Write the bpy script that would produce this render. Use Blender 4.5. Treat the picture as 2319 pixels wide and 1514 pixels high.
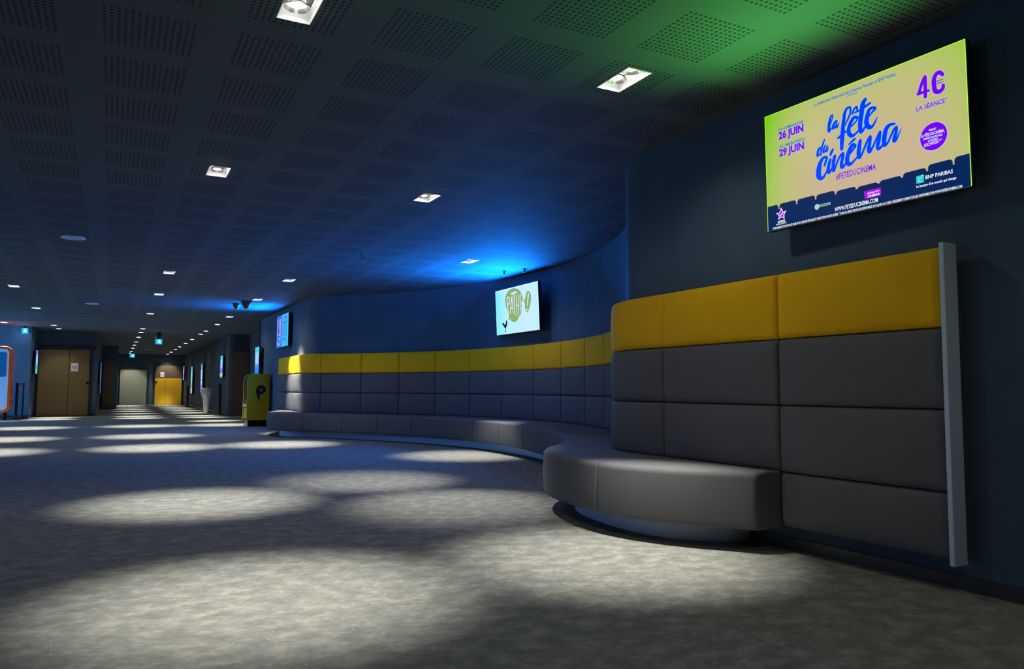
import bpy, bmesh, math
from mathutils import Matrix, Vector
from math import sin, cos, pi, sqrt, atan2

scn = bpy.context.scene
COL = scn.collection
for _o in list(bpy.data.objects):
    bpy.data.objects.remove(_o)

# ------------------------------------------------------------------ camera
YAW, PITCH, ROLL, CAMH, FPX = .4799, .0713, .0038, .876, 1733.5
fw = Vector((sin(YAW)*cos(PITCH), cos(YAW)*cos(PITCH), sin(PITCH)))
rt = Vector((cos(YAW), -sin(YAW), 0))
up = rt.cross(fw)
rt2 = rt*cos(ROLL) + up*sin(ROLL)
up2 = -rt*sin(ROLL) + up*cos(ROLL)
cam = bpy.data.objects.new('camera', bpy.data.cameras.new('camera'))
COL.objects.link(cam)
cam.matrix_world = Matrix(((rt2.x, up2.x, -fw.x, 0), (rt2.y, up2.y, -fw.y, 0), (rt2.z, up2.z, -fw.z, CAMH), (0, 0, 0, 1)))
cam.data.sensor_width = 36
cam.data.lens = FPX/2319*36
cam.data.clip_start = .05
cam.data.clip_end = 200
scn.camera = cam

# ------------------------------------------------------------------ world, exposure
w = bpy.data.worlds.new('world'); scn.world = w; w.use_nodes = True
w.node_tree.nodes['Background'].inputs[0].default_value = (.30, .42, .60, 1)
w.node_tree.nodes['Background'].inputs[1].default_value = .10
scn.view_settings.view_transform = 'Standard'
scn.view_settings.look = 'None'
scn.view_settings.exposure = 0
scn.view_settings.gamma = 1
scn.view_settings.use_curve_mapping = False

# ------------------------------------------------------------------ light strengths
P_POOL = 700      # tight beam of a twin ceiling lamp
P_SPILL = 15      # its wide spill
P_ROUND = 1100     # round corridor lamps
ROUND_SPILL = 9
WARM = (1, .95, .84)

def lamp(name, kind, loc, energy, color, direction=(0, 0, -1), **k):
    d = bpy.data.lights.new(name, kind); d.energy = energy; d.color = color
    for a, v in k.items(): setattr(d, a, v)
    o = bpy.data.objects.new(name, d); COL.objects.link(o)
    o.location = loc
    o.rotation_euler = Vector(direction).to_track_quat('-Z', 'Y').to_euler()
    return o
# ------------------------------------------------------------------ materials
def mat(name, color, rough=.6, metal=0, spec=.5, emit=None, estr=1):
    m = bpy.data.materials.new(name); m.use_nodes = True
    b = m.node_tree.nodes['Principled BSDF']
    b.inputs['Base Color'].default_value = (*color, 1)
    b.inputs['Roughness'].default_value = rough
    b.inputs['Metallic'].default_value = metal
    b.inputs['Specular IOR Level'].default_value = spec
    if emit:
        b.inputs['Emission Color'].default_value = (*emit, 1)
        b.inputs['Emission Strength'].default_value = estr
    return m
class NT:
    def __init__(s, m): s.t = m.node_tree; s.b = s.t.nodes['Principled BSDF']
    def n(s, typ, **k):
        x = s.t.nodes.new(typ)
        for a, v in k.items(): setattr(x, a, v)
        return x
    def l(s, a, b): s.t.links.new(a, b)
    def m(s, op, a, b=None, c=None):
        x = s.n('ShaderNodeMath', operation=op)
        for i, v in enumerate((a, b, c)):
            if v is None: continue
            if isinstance(v, (int, float)): x.inputs[i].default_value = v
            else: s.l(v, x.inputs[i])
        return x.outputs[0]
    def noise(s, vec, scale, detail=4, rough=.55):
        x = s.n('ShaderNodeTexNoise'); x.inputs['Scale'].default_value = scale
        x.inputs['Detail'].default_value = detail; x.inputs['Roughness'].default_value = rough
        s.l(vec, x.inputs['Vector']); return x.outputs['Fac']
    def ramp(s, fac, stops):
        x = s.n('ShaderNodeValToRGB'); e = x.color_ramp.elements
        while len(e) < len(stops): e.new(.5)
        for i, (p, c) in enumerate(stops):
            e[i].position = p; e[i].color = (*c, 1)
        s.l(fac, x.inputs[0]); return x.outputs[0]
    def mix(s, fac, a, b, mode='MIX'):
        x = s.n('ShaderNodeMix', data_type='RGBA', blend_type=mode)
        if isinstance(fac, (int, float)): x.inputs[0].default_value = fac
        else: s.l(fac, x.inputs[0])
        for i, v in ((6, a), (7, b)):
            if isinstance(v, tuple): x.inputs[i].default_value = (*v, 1)
            else: s.l(v, x.inputs[i])
        return x.outputs[2]
    def bump(s, h, strength, dist=.01):
        x = s.n('ShaderNodeBump'); x.inputs['Strength'].default_value = strength
        x.inputs['Distance'].default_value = dist
        s.l(h, x.inputs['Height']); s.l(x.outputs[0], s.b.inputs['Normal'])
def obco(t): return t.n('ShaderNodeTexCoord').outputs['Object']

def paint_mat(name, color, var=.12):
    m = mat(name, color, .75, spec=.25); t = NT(m); c = obco(t)
    f = t.noise(c, 2.5, 3); g = t.noise(c, 160, 2)
    lo = tuple(x*(1-var) for x in color); hi = tuple(min(1, x*(1+var)) for x in color)
    t.l(t.ramp(f, [(.3, lo), (.7, hi)]), t.b.inputs['Base Color'])
    t.bump(g, .15, .002)
    return m
M_WALL = paint_mat('dark_blue_grey_paint', (.058, .098, .140))
M_DARKWALL = paint_mat('shaded_recess_paint', (.05, .055, .062))  # wall colour darkened to carry the shade of the right recess
M_BASEB = mat('dark_skirting', (.03, .032, .036), .35)

def carpet_mat():
    m = mat('grey_carpet', (.2, .2, .19), .95, spec=.1); t = NT(m); c = obco(t)
    mp = t.n('ShaderNodeMapping'); mp.inputs['Scale'].default_value = (1, 1.25, 1)
    mp.inputs['Rotation'].default_value = (0, 0, .5); t.l(c, mp.inputs['Vector']); c2 = mp.outputs[0]
    big = t.noise(c2, 9, 3, .5); mid = t.noise(c2, 30, 3, .6); fine = t.noise(c2, 420, 2, .7)
    big = t.m('ADD', t.m('MULTIPLY', big, .55), t.m('MULTIPLY', mid, .35))
    big = t.m('ADD', big, t.m('MULTIPLY', fine, .28))
    col = t.ramp(big, [(.44, (.140, .147, .140)), (.58, (.195, .20, .185)), (.72, (.285, .29, .262))])
    v = t.n('ShaderNodeTexVoronoi'); v.inputs['Scale'].default_value = 26; t.l(c2, v.inputs['Vector'])
    sp = t.m('LESS_THAN', v.outputs['Distance'], .085)
    sel = t.n('ShaderNodeSeparateColor'); t.l(v.outputs['Color'], sel.inputs[0])
    rare = t.m('GREATER_THAN', sel.outputs[0], .7)
    col = t.mix(t.m('MULTIPLY', sp, rare), col, (.62, .60, .50))
    dk = t.m('MULTIPLY', t.m('LESS_THAN', v.outputs['Distance'], .07), t.m('LESS_THAN', sel.outputs[0], .06))
    col = t.mix(dk, col, (.04, .04, .04))
    t.l(col, t.b.inputs['Base Color'])
    t.bump(t.m('ADD', fine, t.m('MULTIPLY', mid, .8)), .5, .006)
    return m
M_CARPET = carpet_mat()

GP, GX0, GWX, GY0, GWY = .5942, -.1087, .411, 3.8009, .4261   # perforated blocks of the ceiling boards
def ceil_mat():
    m = mat('perforated_ceiling_board', (.2, .22, .22), .8, spec=.2); t = NT(m)
    sx = t.n('ShaderNodeSeparateXYZ'); t.l(obco(t), sx.inputs[0])
    NX = 14.0
    def axis(v, o, wdt):
        f = t.m('MODULO', t.m('ADD', t.m('SUBTRACT', v, o), GP*100), GP)
        inside = t.m('LESS_THAN', f, wdt)
        k = t.m('MULTIPLY', f, NX/wdt)
        fr = t.m('SUBTRACT', t.m('FRACT', k), .5)
        return inside, t.m('MULTIPLY', fr, fr)
    ix, dx = axis(sx.outputs[0], GX0, GWX); iy, dy = axis(sx.outputs[1], GY0, GWY)
    hole = t.m('LESS_THAN', t.m('ADD', dx, dy), .082)
    hole = t.m('MULTIPLY', t.m('MULTIPLY', ix, iy), hole)
    hole = t.m('MULTIPLY', hole, t.m('LESS_THAN', sx.outputs[1], 20.0))
    t.l(t.mix(hole, (.082, .103, .115), (.016, .022, .024)), t.b.inputs['Base Color'])
    return m
M_CEIL = ceil_mat()

def cloth_mat(name, color, rough=.85):
    m = mat(name, color, rough, spec=.25); t = NT(m); c = obco(t)
    f = t.noise(c, 700, 2, .7); g = t.noise(c, 6, 3)
    lo = tuple(x*.88 for x in color); hi = tuple(min(1, x*1.1) for x in color)
    a = t.ramp(f, [(.3, lo), (.7, hi)])
    t.l(t.mix(.25, a, t.ramp(g, [(.3, lo), (.7, hi)])), t.b.inputs['Base Color'])
    t.bump(f, .25, .0015)
    try: t.b.inputs['Sheen Weight'].default_value = .0
    except Exception: pass
    return m
M_YEL = cloth_mat('yellow_upholstery', (.86, .45, .0))
M_GREY = cloth_mat('grey_upholstery', (.108, .108, .118))
M_ALU = mat('pale_blue_grey_metal', (.46, .58, .68), .45, 0)
M_PLINTH = cloth_mat('blue_grey_plinth', (.50, .58, .74), .6)
M_BLACK = mat('black_plastic', (.012, .012, .013), .35)
M_BLACKM = mat('black_metal', (.02, .02, .022), .3, .6)
M_WHITE = mat('white_enamel', (.75, .76, .78), .4)
M_REFL = mat('polished_reflector', (.35, .35, .34), .25, .9)
M_LAMPBOX = mat('grey_lamp_box', (.06, .06, .06), .5, 0)
M_LENS = mat('glowing_lamp', (1, 1, 1), .3, emit=(1, .96, .88), estr=24)
M_CHROME = mat('chrome', (.7, .7, .72), .15, 1)
M_RED = mat('red_belt', (.55, .02, .03), .5)
def flat(name, c, s=1.0): return mat(name, (0, 0, 0), .5, spec=.2, emit=c, estr=s)

# ------------------------------------------------------------------ object helpers
def link(o, parent=None, label=None, cat=None, group=None, kind=None):
    if parent is not None: o.parent = parent
    COL.objects.link(o)
    if label: o['label'] = label
    if cat: o['category'] = cat
    if group: o['group'] = group
    if kind: o['kind'] = kind
    return o
def mobj(name, V, F, m, parent=None, smooth=False, fm=None, **k):
    me = bpy.data.meshes.new(name); me.from_pydata([tuple(v) for v in V], [], F)
    ms = m if isinstance(m, (list, tuple)) else [m]
    for x in ms: me.materials.append(x)
    if fm:
        for p, i in zip(me.polygons, fm): p.material_index = i
    if smooth:
        for p in me.polygons: p.use_smooth = True
    me.update()
    return link(bpy.data.objects.new(name, me), parent, **k)
def empty(name, loc=(0, 0, 0), rz=0, **k):
    o = bpy.data.objects.new(name, None); o.empty_display_size = .1
    o.location = loc; o.rotation_euler = (0, 0, rz)
    return link(o, None, **k)
class MB:
    def __init__(s): s.V = []; s.F = []; s.M = []
    def add(s, V, F, mi=0):
        b = len(s.V); s.V += [tuple(v) for v in V]; s.F += [tuple(i+b for i in f) for f in F]; s.M += [mi]*len(F)
    def box(s, x0, x1, y0, y1, z0, z1, mi=0):
        V = [(x0, y0, z0), (x1, y0, z0), (x1, y1, z0), (x0, y1, z0), (x0, y0, z1), (x1, y0, z1), (x1, y1, z1), (x0, y1, z1)]
        s.add(V, [(3, 2, 1, 0), (4, 5, 6, 7), (0, 1, 5, 4), (1, 2, 6, 5), (2, 3, 7, 6), (3, 0, 4, 7)], mi)
    def rev(s, c, prof, n=24, axis='z', mi=0, cap=True):
        """profile [(r, h)] revolved about an axis through c"""
        V = []; F = []
        for r, h in prof:
            for i in range(n):
                a = 2*pi*i/n; p = (r*cos(a), r*sin(a), h)
                if axis == 'x': p = (p[2], p[0], p[1])
                if axis == 'y': p = (p[0], p[2], p[1])
                V.append((c[0]+p[0], c[1]+p[1], c[2]+p[2]))
        for j in range(len(prof)-1):
            for i in range(n):
                F.append((j*n+i, j*n+(i+1) % n, (j+1)*n+(i+1) % n, (j+1)*n+i))
        if cap:
            F.append(tuple(range(n))[::-1]); F.append(tuple((len(prof)-1)*n+i for i in range(n)))
        s.add(V, F, mi)
    def tube(s, pts, r, n=8, mi=0):
        V = []; F = []
        P = [Vector(p) for p in pts]
        for i, p in enumerate(P):
            d = (P[min(i+1, len(P)-1)]-P[max(i-1, 0)]).normalized()
            a = d.orthogonal().normalized() if i == 0 else (a-d*a.dot(d)).normalized()
            b = d.cross(a); rr = r[i] if isinstance(r, (list, tuple)) else r
            for k in range(n):
                t = 2*pi*k/n; V.append(p+(a*cos(t)+b*sin(t))*rr)
        for i in range(len(P)-1):
            for k in range(n):
                F.append((i*n+k, i*n+(k+1) % n, (i+1)*n+(k+1) % n, (i+1)*n+k))
        F.append(tuple(range(n))[::-1]); F.append(tuple((len(P)-1)*n+k for k in range(n)))
        s.add(V, F, mi)
    def prism(s, poly, d0, d1, axis='z', mi=0):
        """closed outline poly (a, b) extruded along an axis from d0 to d1"""
        n = len(poly)
        def P(a, b, d): return {'z': (a, b, d), 'y': (a, d, b), 'x': (d, a, b)}[axis]
        V = [P(a, b, d0) for a, b in poly]+[P(a, b, d1) for a, b in poly]
        F = [tuple(range(n))[::-1], tuple(range(n, 2*n))]+[(i, (i+1) % n, n+(i+1) % n, n+i) for i in range(n)]
        s.add(V, F, mi)
    def obj(s, name, m, parent=None, smooth=False, bevel=0, **k):
        o = mobj(name, s.V, s.F, m, parent, smooth, s.M if isinstance(m, (list, tuple)) else None, **k)
        bm = bmesh.new(); bm.from_mesh(o.data); bmesh.ops.recalc_face_normals(bm, faces=bm.faces); bm.to_mesh(o.data); bm.free()
        if bevel:
            b = o.modifiers.new('bevel', 'BEVEL'); b.width = bevel; b.segments = 3; b.limit_method = 'ANGLE'
        if smooth:
            try: o.data.set_sharp_from_angle(angle=.6)
            except Exception: pass
        return o
def box(name, m, x0, x1, y0, y1, z0, z1, parent=None, bevel=0, **k):
    b = MB(); b.box(x0, x1, y0, y1, z0, z1); return b.obj(name, m, parent, bevel=bevel, **k)
def rrect(x0, x1, y0, y1, r, n=6, corners=(1, 1, 1, 1)):
    P = []
    for i, (cx, cy, a) in enumerate(((x1-r, y0+r, -pi/2), (x1-r, y1-r, 0), (x0+r, y1-r, pi/2), (x0+r, y0+r, pi))):
        if not corners[i]:
            P.append(((x1, y0), (x1, y1), (x0, y1), (x0, y0))[i]); continue
        for k in range(n+1):
            t = a+pi/2*k/n; P.append((cx+r*cos(t), cy+r*sin(t)))
    return P

CH = 2.596     # ceiling height

XC,YC,RB=-1.12,9.54,6.6
XN,RN=3.369,.7
XF,RF=3.28,.45
def _c(x,r,s):
    return (x+r, YC+s*math.sqrt((RB+r)**2-(x+r-XC)**2))
CN=_c(XN,RN,-1); CF=_c(XF,RF,1)
D0=.13
def wp(s,d):
    tn=math.atan2(YC-CN[1],XC-CN[0]); tf=math.atan2(CF[1]-YC,CF[0]-XC)
    L=CN[1]
    if s<=L: return XN-d,s
    s-=L; A=(RN+D0)*(math.pi-tn)
    if s<=A:
        th=math.pi-s/(RN+D0); return CN[0]+(RN+d)*math.cos(th),CN[1]+(RN+d)*math.sin(th)
    s-=A; a0=tn-math.pi; A=(RB-D0)*(tf-a0)
    if s<=A:
        th=a0+s/(RB-D0); return XC+(RB-d)*math.cos(th),YC+(RB-d)*math.sin(th)
    s-=A; A=(RF+D0)*(math.pi-(math.pi+0-tf)) if 0 else (RF+D0)*tf
    if s<=A:
        th=math.pi+tf-s/(RF+D0); return CF[0]+(RF+d)*math.cos(th),CF[1]+(RF+d)*math.sin(th)
    s-=A
    return XF-d,CF[1]+s

# ------------------------------------------------------------------ floor and ceiling
YB, XL, XR = -6.0, -12.0, 7.5
fl = MB(); fl.box(XL-.2, XR, YB-.2, 44.2, -.2, 0); fl.obj('floor', M_CARPET, kind='structure')

TWIN = [(.69, 3.41, 'twin ceiling lamp cut by the top edge of the photo'),
        (2.465, 3.40, 'twin ceiling lamp in the green glow before the large screen'),
        (.685, 6.39, 'twin ceiling lamp with a bright halo, upper left of the perforated ceiling'),
        (2.455, 6.39, 'twin ceiling lamp in the dark middle of the perforated ceiling'),
        (4.22, 9.35, 'twin ceiling lamp in the bright blue glow near the curved wall'),
        (.69, 12.43, 'twin ceiling lamp in line with the left lamp row, fourth from the camera'),
        (2.44, 12.40, 'twin ceiling lamp above the far end of the long bench, left of the blue glow'),
        (.70, 15.45, 'small twin ceiling lamp left of the two dark dome cameras'),
        (2.44, 15.42, 'twin ceiling lamp just right of the two dark dome cameras'),
        (-1.55, 15.39, 'twin ceiling lamp nearest the left edge of the photo'),
        (-1.53, 19.46, 'twin ceiling lamp at the left, just before the ceiling joint'),
        (.72, 19.60, 'twin ceiling lamp in the left lamp row just before the ceiling joint'),
        (2.45, 19.52, 'twin ceiling lamp in the right lamp row just before the ceiling joint')]
OFF = []
TWIN += [(-1.55, 12.4, 'twin ceiling lamp beyond the left edge of the photo, level with the fourth lamp row'),
         (-1.6, 6.4, 'twin ceiling lamp beyond the left edge of the photo, level with the second lamp row'),
         (.69, .42, 'twin ceiling lamp above the camera, outside the photo'),
         (2.47, .42, 'twin ceiling lamp above and right of the camera, outside the photo')]
ROUND = [(2.46, 22.0, 'round ceiling lamp nearest the camera in the right corridor row'),
         (-2.61, 24.2, 'round ceiling lamp in the orange glow at the left'),
         (-1.5, 24.6, 'round ceiling lamp before the double door marked 12'),
         (-1.46, 26.0, 'round ceiling lamp closest to the door marked 12, throwing the arc above it')]
ORD = ['first', 'second', 'third', 'fourth', 'fifth', 'sixth', 'seventh', 'eighth']
for i, y in enumerate((24.75, 26.4, 29.0, 32.0, 34.5, 37.2, 40.3, 42.4)):
    ROUND.append((.73, y, 'small round corridor lamp, %s from the camera in the left corridor row' % ORD[i]))
for i, y in enumerate((24.75, 26.3, 29.3, 32.0, 34.9, 37.4, 40.3, 42.85)):
    ROUND.append((2.45, y, 'small round corridor lamp, %s of the tight right corridor row' % ORD[i]))
HX, HY = .075, .15
holes = [(x-HX, x+HX, y-HY, y+HY) for x, y, _ in TWIN]+[(x-.055, x+.055, y-.055, y+.055) for x, y, _ in ROUND]
xs = sorted({XL-.2, XR, *[h[0] for h in holes], *[h[1] for h in holes]})
ys = sorted({YB-.2, 44.2, *[h[2] for h in holes], *[h[3] for h in holes]})
V = [(x, y, CH) for y in ys for x in xs]; F = []
for j in range(len(ys)-1):
    for i in range(len(xs)-1):
        mx, my = (xs[i]+xs[i+1])/2, (ys[j]+ys[j+1])/2
        if any(a < mx < b and c < my < d for a, b, c, d in holes): continue
        a = j*len(xs)+i; F.append((a, a+len(xs), a+len(xs)+1, a+1))
ce = mobj('ceiling', V, F, M_CEIL, kind='structure')
jb = MB(); jb.box(-12, 3.25, 20.35, 20.39, CH-.004, CH+.002); jb.obj('trim_1', M_BLACK, kind='structure')

# ------------------------------------------------------------------ walls
def prism_wall(name, pts, thick, z0, z1, m, side=1, **k):
    """pts: room-side line; thick outwards"""
    n = len(pts); V = []
    for i, (x, y) in enumerate(pts):
        a = Vector(pts[max(i-1, 0)]); b = Vector(pts[min(i+1, n-1)]); d = (b-a).normalized()
        nx, ny = d.y*side, -d.x*side
        V += [(x, y, z0), (x, y, z1), (x+nx*thick, y+ny*thick, z1), (x+nx*thick, y+ny*thick, z0)]
    F = []
    for i in range(n-1):
        a = i*4; b = a+4
        for j in range(4): F.append((a+j, a+(j+1) % 4, b+(j+1) % 4, b+j))
    F += [(0, 3, 2, 1), (4*n-4, 4*n-3, 4*n-2, 4*n-1)]
    o = mobj(name, V, F, m, kind='structure', **k)
    bm = bmesh.new(); bm.from_mesh(o.data); bmesh.ops.recalc_face_normals(bm, faces=bm.faces); bm.to_mesh(o.data); bm.free()
    return o
S_END = 0
wpts = [(XN, YB)]; s = 0.0
while True:
    x, y = wp(s, 0)
    if y > 20.2 and s > 12: break
    wpts.append((x, y)); s += .06 if 4 < s < 17 else .4
wpts.append((XF, 20.2))
w1 = prism_wall('wall_right', wpts, .15, 0, CH, M_WALL)
for p in w1.data.polygons: p.use_smooth = True
w1.data.set_sharp_from_angle(angle=.5)
bpts = []; s = 0
bpts = [(XN-.014, YB)]
s = 0.0
while True:
    x, y = wp(s, .014)
    if y > 20.2 and s > 12: break
    bpts.append((x, y)); s += .06 if 4 < s < 17 else .4
bpts.append((XF-.014, 20.2))
prism_wall('baseboard_right', bpts, .013, 0, .065, M_BASEB)
# recess with the dark door on the right, then the corridor wall
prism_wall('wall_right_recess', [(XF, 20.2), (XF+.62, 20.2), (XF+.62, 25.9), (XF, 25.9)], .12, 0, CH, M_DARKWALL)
prism_wall('wall_right_corridor', [(XF, 25.9), (XF+.03, 43.6)], .12, 0, CH, M_WALL)
prism_wall('baseboard_right_corridor', [(XF-.012, 25.9), (XF+.018, 43.4)], .012, 0, .08, M_BASEB)
prism_wall('wall_end', [(XF+.1, 43.5), (.15, 43.5)], .15, 0, CH, M_WALL)
prism_wall('wall_left_corridor', [(.17, 43.5), (.17, 35.7), (-.45, 35.7), (-.45, 27.1), (-2.08, 27.1), (-2.08, 25.5), (XL, 25.5)], .15, 0, CH, M_WALL)
prism_wall('baseboard_left', [(-.438, 35.6), (-.438, 27.088), (-.62, 27.088)], .012, 0, .1, M_BASEB)
prism_wall('baseboard_hall', [(-2.068, 27.0), (-2.068, 25.488), (XL, 25.488)], .012, 0, .1, M_BASEB)
prism_wall('wall_left', [(XL, 25.6), (XL, YB)], .15, 0, CH, M_WALL)
prism_wall('wall_back', [(XL, YB), (XN+.1, YB)], .15, 0, CH, M_WALL)
# shadow-gap bulkheads over the door niches
box('trim_2', M_DARKWALL, -2.06, -.46, 26.95, 27.09, 2.06, 2.09, kind='structure')

# ------------------------------------------------------------------ doors
M_OAK = mat('brown_door_veneer', (.17, .105, .030), .5)
M_DYEL = mat('yellow_door_panel', (.66, .38, .01), .45)
M_DBRN = mat('dark_brown_door', (.10, .065, .04), .5)
M_PALE = paint_mat('pale_grey_green_door', (.27, .29, .22), .05)
M_PAPER = mat('white_paper', (.6, .62, .66), .8)
M_INK = mat('printed_ink', (.04, .04, .05), .8)

def text_geo(s, bold=0.0, spacing=1.0):
    c = bpy.data.curves.new('t', 'FONT'); c.body = s; c.size = 1; c.offset = bold; c.space_character = spacing
    c.resolution_u = 2
    o = bpy.data.objects.new('t', c); COL.objects.link(o)
    bpy.context.view_layer.update()
    me = bpy.data.meshes.new_from_object(o.evaluated_get(bpy.context.evaluated_depsgraph_get()))
    V = [v.co.copy() for v in me.vertices]; F = [tuple(p.vertices) for p in me.polygons]
    bpy.data.objects.remove(o); bpy.data.curves.remove(c); bpy.data.meshes.remove(me)
    return V, F
def text_fit(mb, s, x, y, wd, h, z, bold=.01, mi=0, slope=0, face=None):
    """lay the words in a box: baseline start x,y, total width wd, capital height h, on plane z"""
    V, F = text_geo(s, bold)
    if not V: return
    x0 = min(v.x for v in V); x1 = max(v.x for v in V)
    kx = wd/(x1-x0); ky = h/.70
    mb.add([(x+(v.x-x0)*kx, y+v.y*ky+slope*(v.x-x0)*kx/wd, z) for v in V], F, mi)

def double_door(name, label, x0, x1, y, z1, split, upper, lower, zsplit, **k):
    e = empty(name, (0, 0, 0), kind='structure')
    for a, b in ((x0+.005, split-.006), (split+.006, x1-.005)):
        mb = MB(); mb.box(a, b, y-.05, y, .02, zsplit, 0); mb.box(a, b, y-.05, y, zsplit, z1, 1)
        mb.obj('door_leaf', [lower, upper], e)
    f = MB(); t = .035
    f.box(x0-t, x0, y-.06, y+.005, 0, z1+t); f.box(x1, x1+t, y-.06, y+.005, 0, z1+t); f.box(x0, x1, y-.06, y+.005, z1+.01, z1+t+.06)
    f.obj('door_frame', M_BLACK, e)
    return e
d1 = double_door('door_1', '', -2.0, -.64, 27.08, 2.04, -1.20, M_OAK, M_OAK, 1.32)
h = MB(); h.box(-.72, -.66, 26.98, 27.03, .98, 1.06); h.obj('door_lock', M_BLACKM, d1)
s1 = empty('door_notice', (0, 0, 0), label='white paper notice reading 12 on the brown double door', cat='notice')
box('sheet', M_PAPER, -1.145, -.955, 27.018, 27.028, 1.37, 1.62, s1)
tb = MB(); text_fit(tb, '12', -1.105, 1.46, .11, .08, 0)
mobj('numerals', [(v[0], 27.016, v[1]) for v in tb.V], tb.F, M_INK, s1)
# dark door in the niche beside the corridor
nd = empty('door_2', kind='structure')
g = MB(); g.box(-.36, .02, 35.62, 35.68, .02, 2.0); g.obj('door_leaf', M_DBRN, nd)
g = MB()
for i in range(9): g.box(-.34, 0, 35.605, 35.62, .12+i*.06, .155+i*.06)
g.obj('door_grille', mat('brass_grille', (.20, .15, .04), .4, .5), nd)
# corridor end: pale panel door and yellow and brown double door
pd = empty('door_3', kind='structure')
g = MB(); g.box(.33, 1.55, 43.42, 43.49, .0, 1.80); g.obj('door_leaf', M_PALE, pd)
g = MB(); g.box(.29, .33, 43.40, 43.49, 0, 1.86); g.box(1.55, 1.59, 43.40, 43.49, 0, 1.86); g.box(.33, 1.55, 43.40, 43.49, 1.80, 1.88); g.obj('door_frame', M_BLACK, pd)
d4 = double_door('door_4', '', 1.93, 3.2, 43.47, 2.03, 2.42, M_DBRN, M_DYEL, 1.37)
h = MB(); h.box(1.96, 2.02, 43.38, 43.42, 1.13, 1.21); h.obj('door_lock', M_BLACKM, d4)
s2 = empty('door_notice', (0, 0, 0), label='white paper notice on the brown top of the yellow corridor door', cat='notice')
box('sheet', M_PAPER, 2.17, 2.35, 43.40, 43.418, 1.43, 1.68, s2)
tb = MB(); text_fit(tb, '13', 2.21, 1.52, .10, .08, 0)
mobj('numerals', [(v[0], 43.397, v[1]) for v in tb.V], tb.F, M_INK, s2)
# dark door in the right recess
rd = empty('door_5', kind='structure')
g = MB(); g.box(3.32, 3.88, 25.82, 25.89, .02, 2.05); g.obj('door_leaf', M_DBRN, rd)

# ------------------------------------------------------------------ ceiling lamps
def twin_fixture(label):
    e = empty('twin_downlight', label=label, cat='ceiling lamp', group='square twin lamps of the perforated ceiling')
    b = MB(); t = .004; D = .07
    x0, x1, y0, y1 = -HX, HX, -HY, HY
    b.box(x0-t, x0, y0, y1, -.003, D); b.box(x1, x1+t, y0, y1, -.003, D)
    b.box(x0-t, x1+t, y0-t, y0, -.003, D); b.box(x0-t, x1+t, y1, y1+t, -.003, D)
    b.obj('lamp_rim', M_WHITE, e)
    b = MB(); b.box(x0, x1, y0, y1, D, D+.005); b.obj('back_plate', M_LAMPBOX, e)
    for yy in (-.07, .07):
        b = MB(); b.rev((0, yy, 0), [(.056, .030), (.060, .027), (.056, .024), (.046, .042), (.034, .058)], 28, cap=False)
        r = b.obj('reflector', M_REFL, e, True)
        b = MB(); b.rev((0, yy, 0), [(.004, .030), (.020, .031), (.034, .038), (.040, .056)], 24)
        b.obj('bulb', M_LENS, r, True)
    return e
def copy_tree(o, parent=None):
    c = o.copy(); COL.objects.link(c); c.parent = parent
    for ch in [x for x in KIDS.get(o.name, [])]: copy_tree(bpy.data.objects[ch], c)
    return c
def kids_of(o):
    KIDS[o.name] = [c.name for c in ALL if c.parent == o]
    for n in KIDS[o.name]: kids_of(bpy.data.objects[n])
KIDS = {}
proto = twin_fixture(TWIN[0][2]); proto.location = (TWIN[0][0], TWIN[0][1], CH)
ALL = list(bpy.data.objects); kids_of(proto)
for x, y, lab in TWIN[1:]:
    c = copy_tree(proto); c.location = (x, y, CH); c['label'] = lab
for x, y in [(a, b) for a, b, _ in TWIN]+OFF:
    if (x, y) == (2.455, 6.39):   # its two bulbs are turned apart
        lamp('beam', 'SPOT', (x, y, CH-.02), P_POOL*.65, WARM, (-.10, .30, -1), spot_size=math.radians(43), spot_blend=1, shadow_soft_size=.05)
        lamp('beam', 'SPOT', (x, y, CH-.02), P_POOL*.65, WARM, (-.03, -.36, -1), spot_size=math.radians(43), spot_blend=1, shadow_soft_size=.05)
    else:
        lamp('beam', 'SPOT', (x, y, CH-.02), P_POOL*(1.35 if y > 11 else .45 if y < 1 else 1), WARM, ((.42, -.05, -1) if (x, y) == (2.44, 15.42) else (-.03, .0, -1)), spot_size=math.radians(46), spot_blend=1, shadow_soft_size=.05)
    lamp('bulb_light', 'POINT', (x, y, CH+.012), .035, WARM, shadow_soft_size=.01)
    if y < 7: lamp('halo', 'POINT', (x, y, CH-.05), .10, WARM, shadow_soft_size=.03)  # extra point light added below the fixture, imitates bloom on the ceiling
    lamp('spill', 'SPOT', (x, y, CH-.02), P_SPILL, WARM, spot_size=math.radians(150), spot_blend=.6, shadow_soft_size=.06)
def round_fixture(label):
    e = empty('round_downlight', label=label, cat='ceiling lamp', group='round lamps of the corridor ceiling')
    b = MB(); b.rev((0, 0, 0), [(.062, .02), (.090, .0), (.090, -.006), (.064, -.006), (.062, .02)], 28, cap=False)
    b.obj('lamp_ring', M_WHITE, e, True)
    b = MB(); b.rev((0, 0, 0), [(.004, -.006), (.045, -.004), (.060, .004), (.060, .02)], 24)
    b.obj('bulb', M_LENS, e, True)
    return e
proto = round_fixture(ROUND[0][2]); proto.location = (ROUND[0][0], ROUND[0][1], CH)
ALL = list(bpy.data.objects); kids_of(proto)
for x, y, lab in ROUND[1:]:
    c = copy_tree(proto); c.location = (x, y, CH); c['label'] = lab
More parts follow.
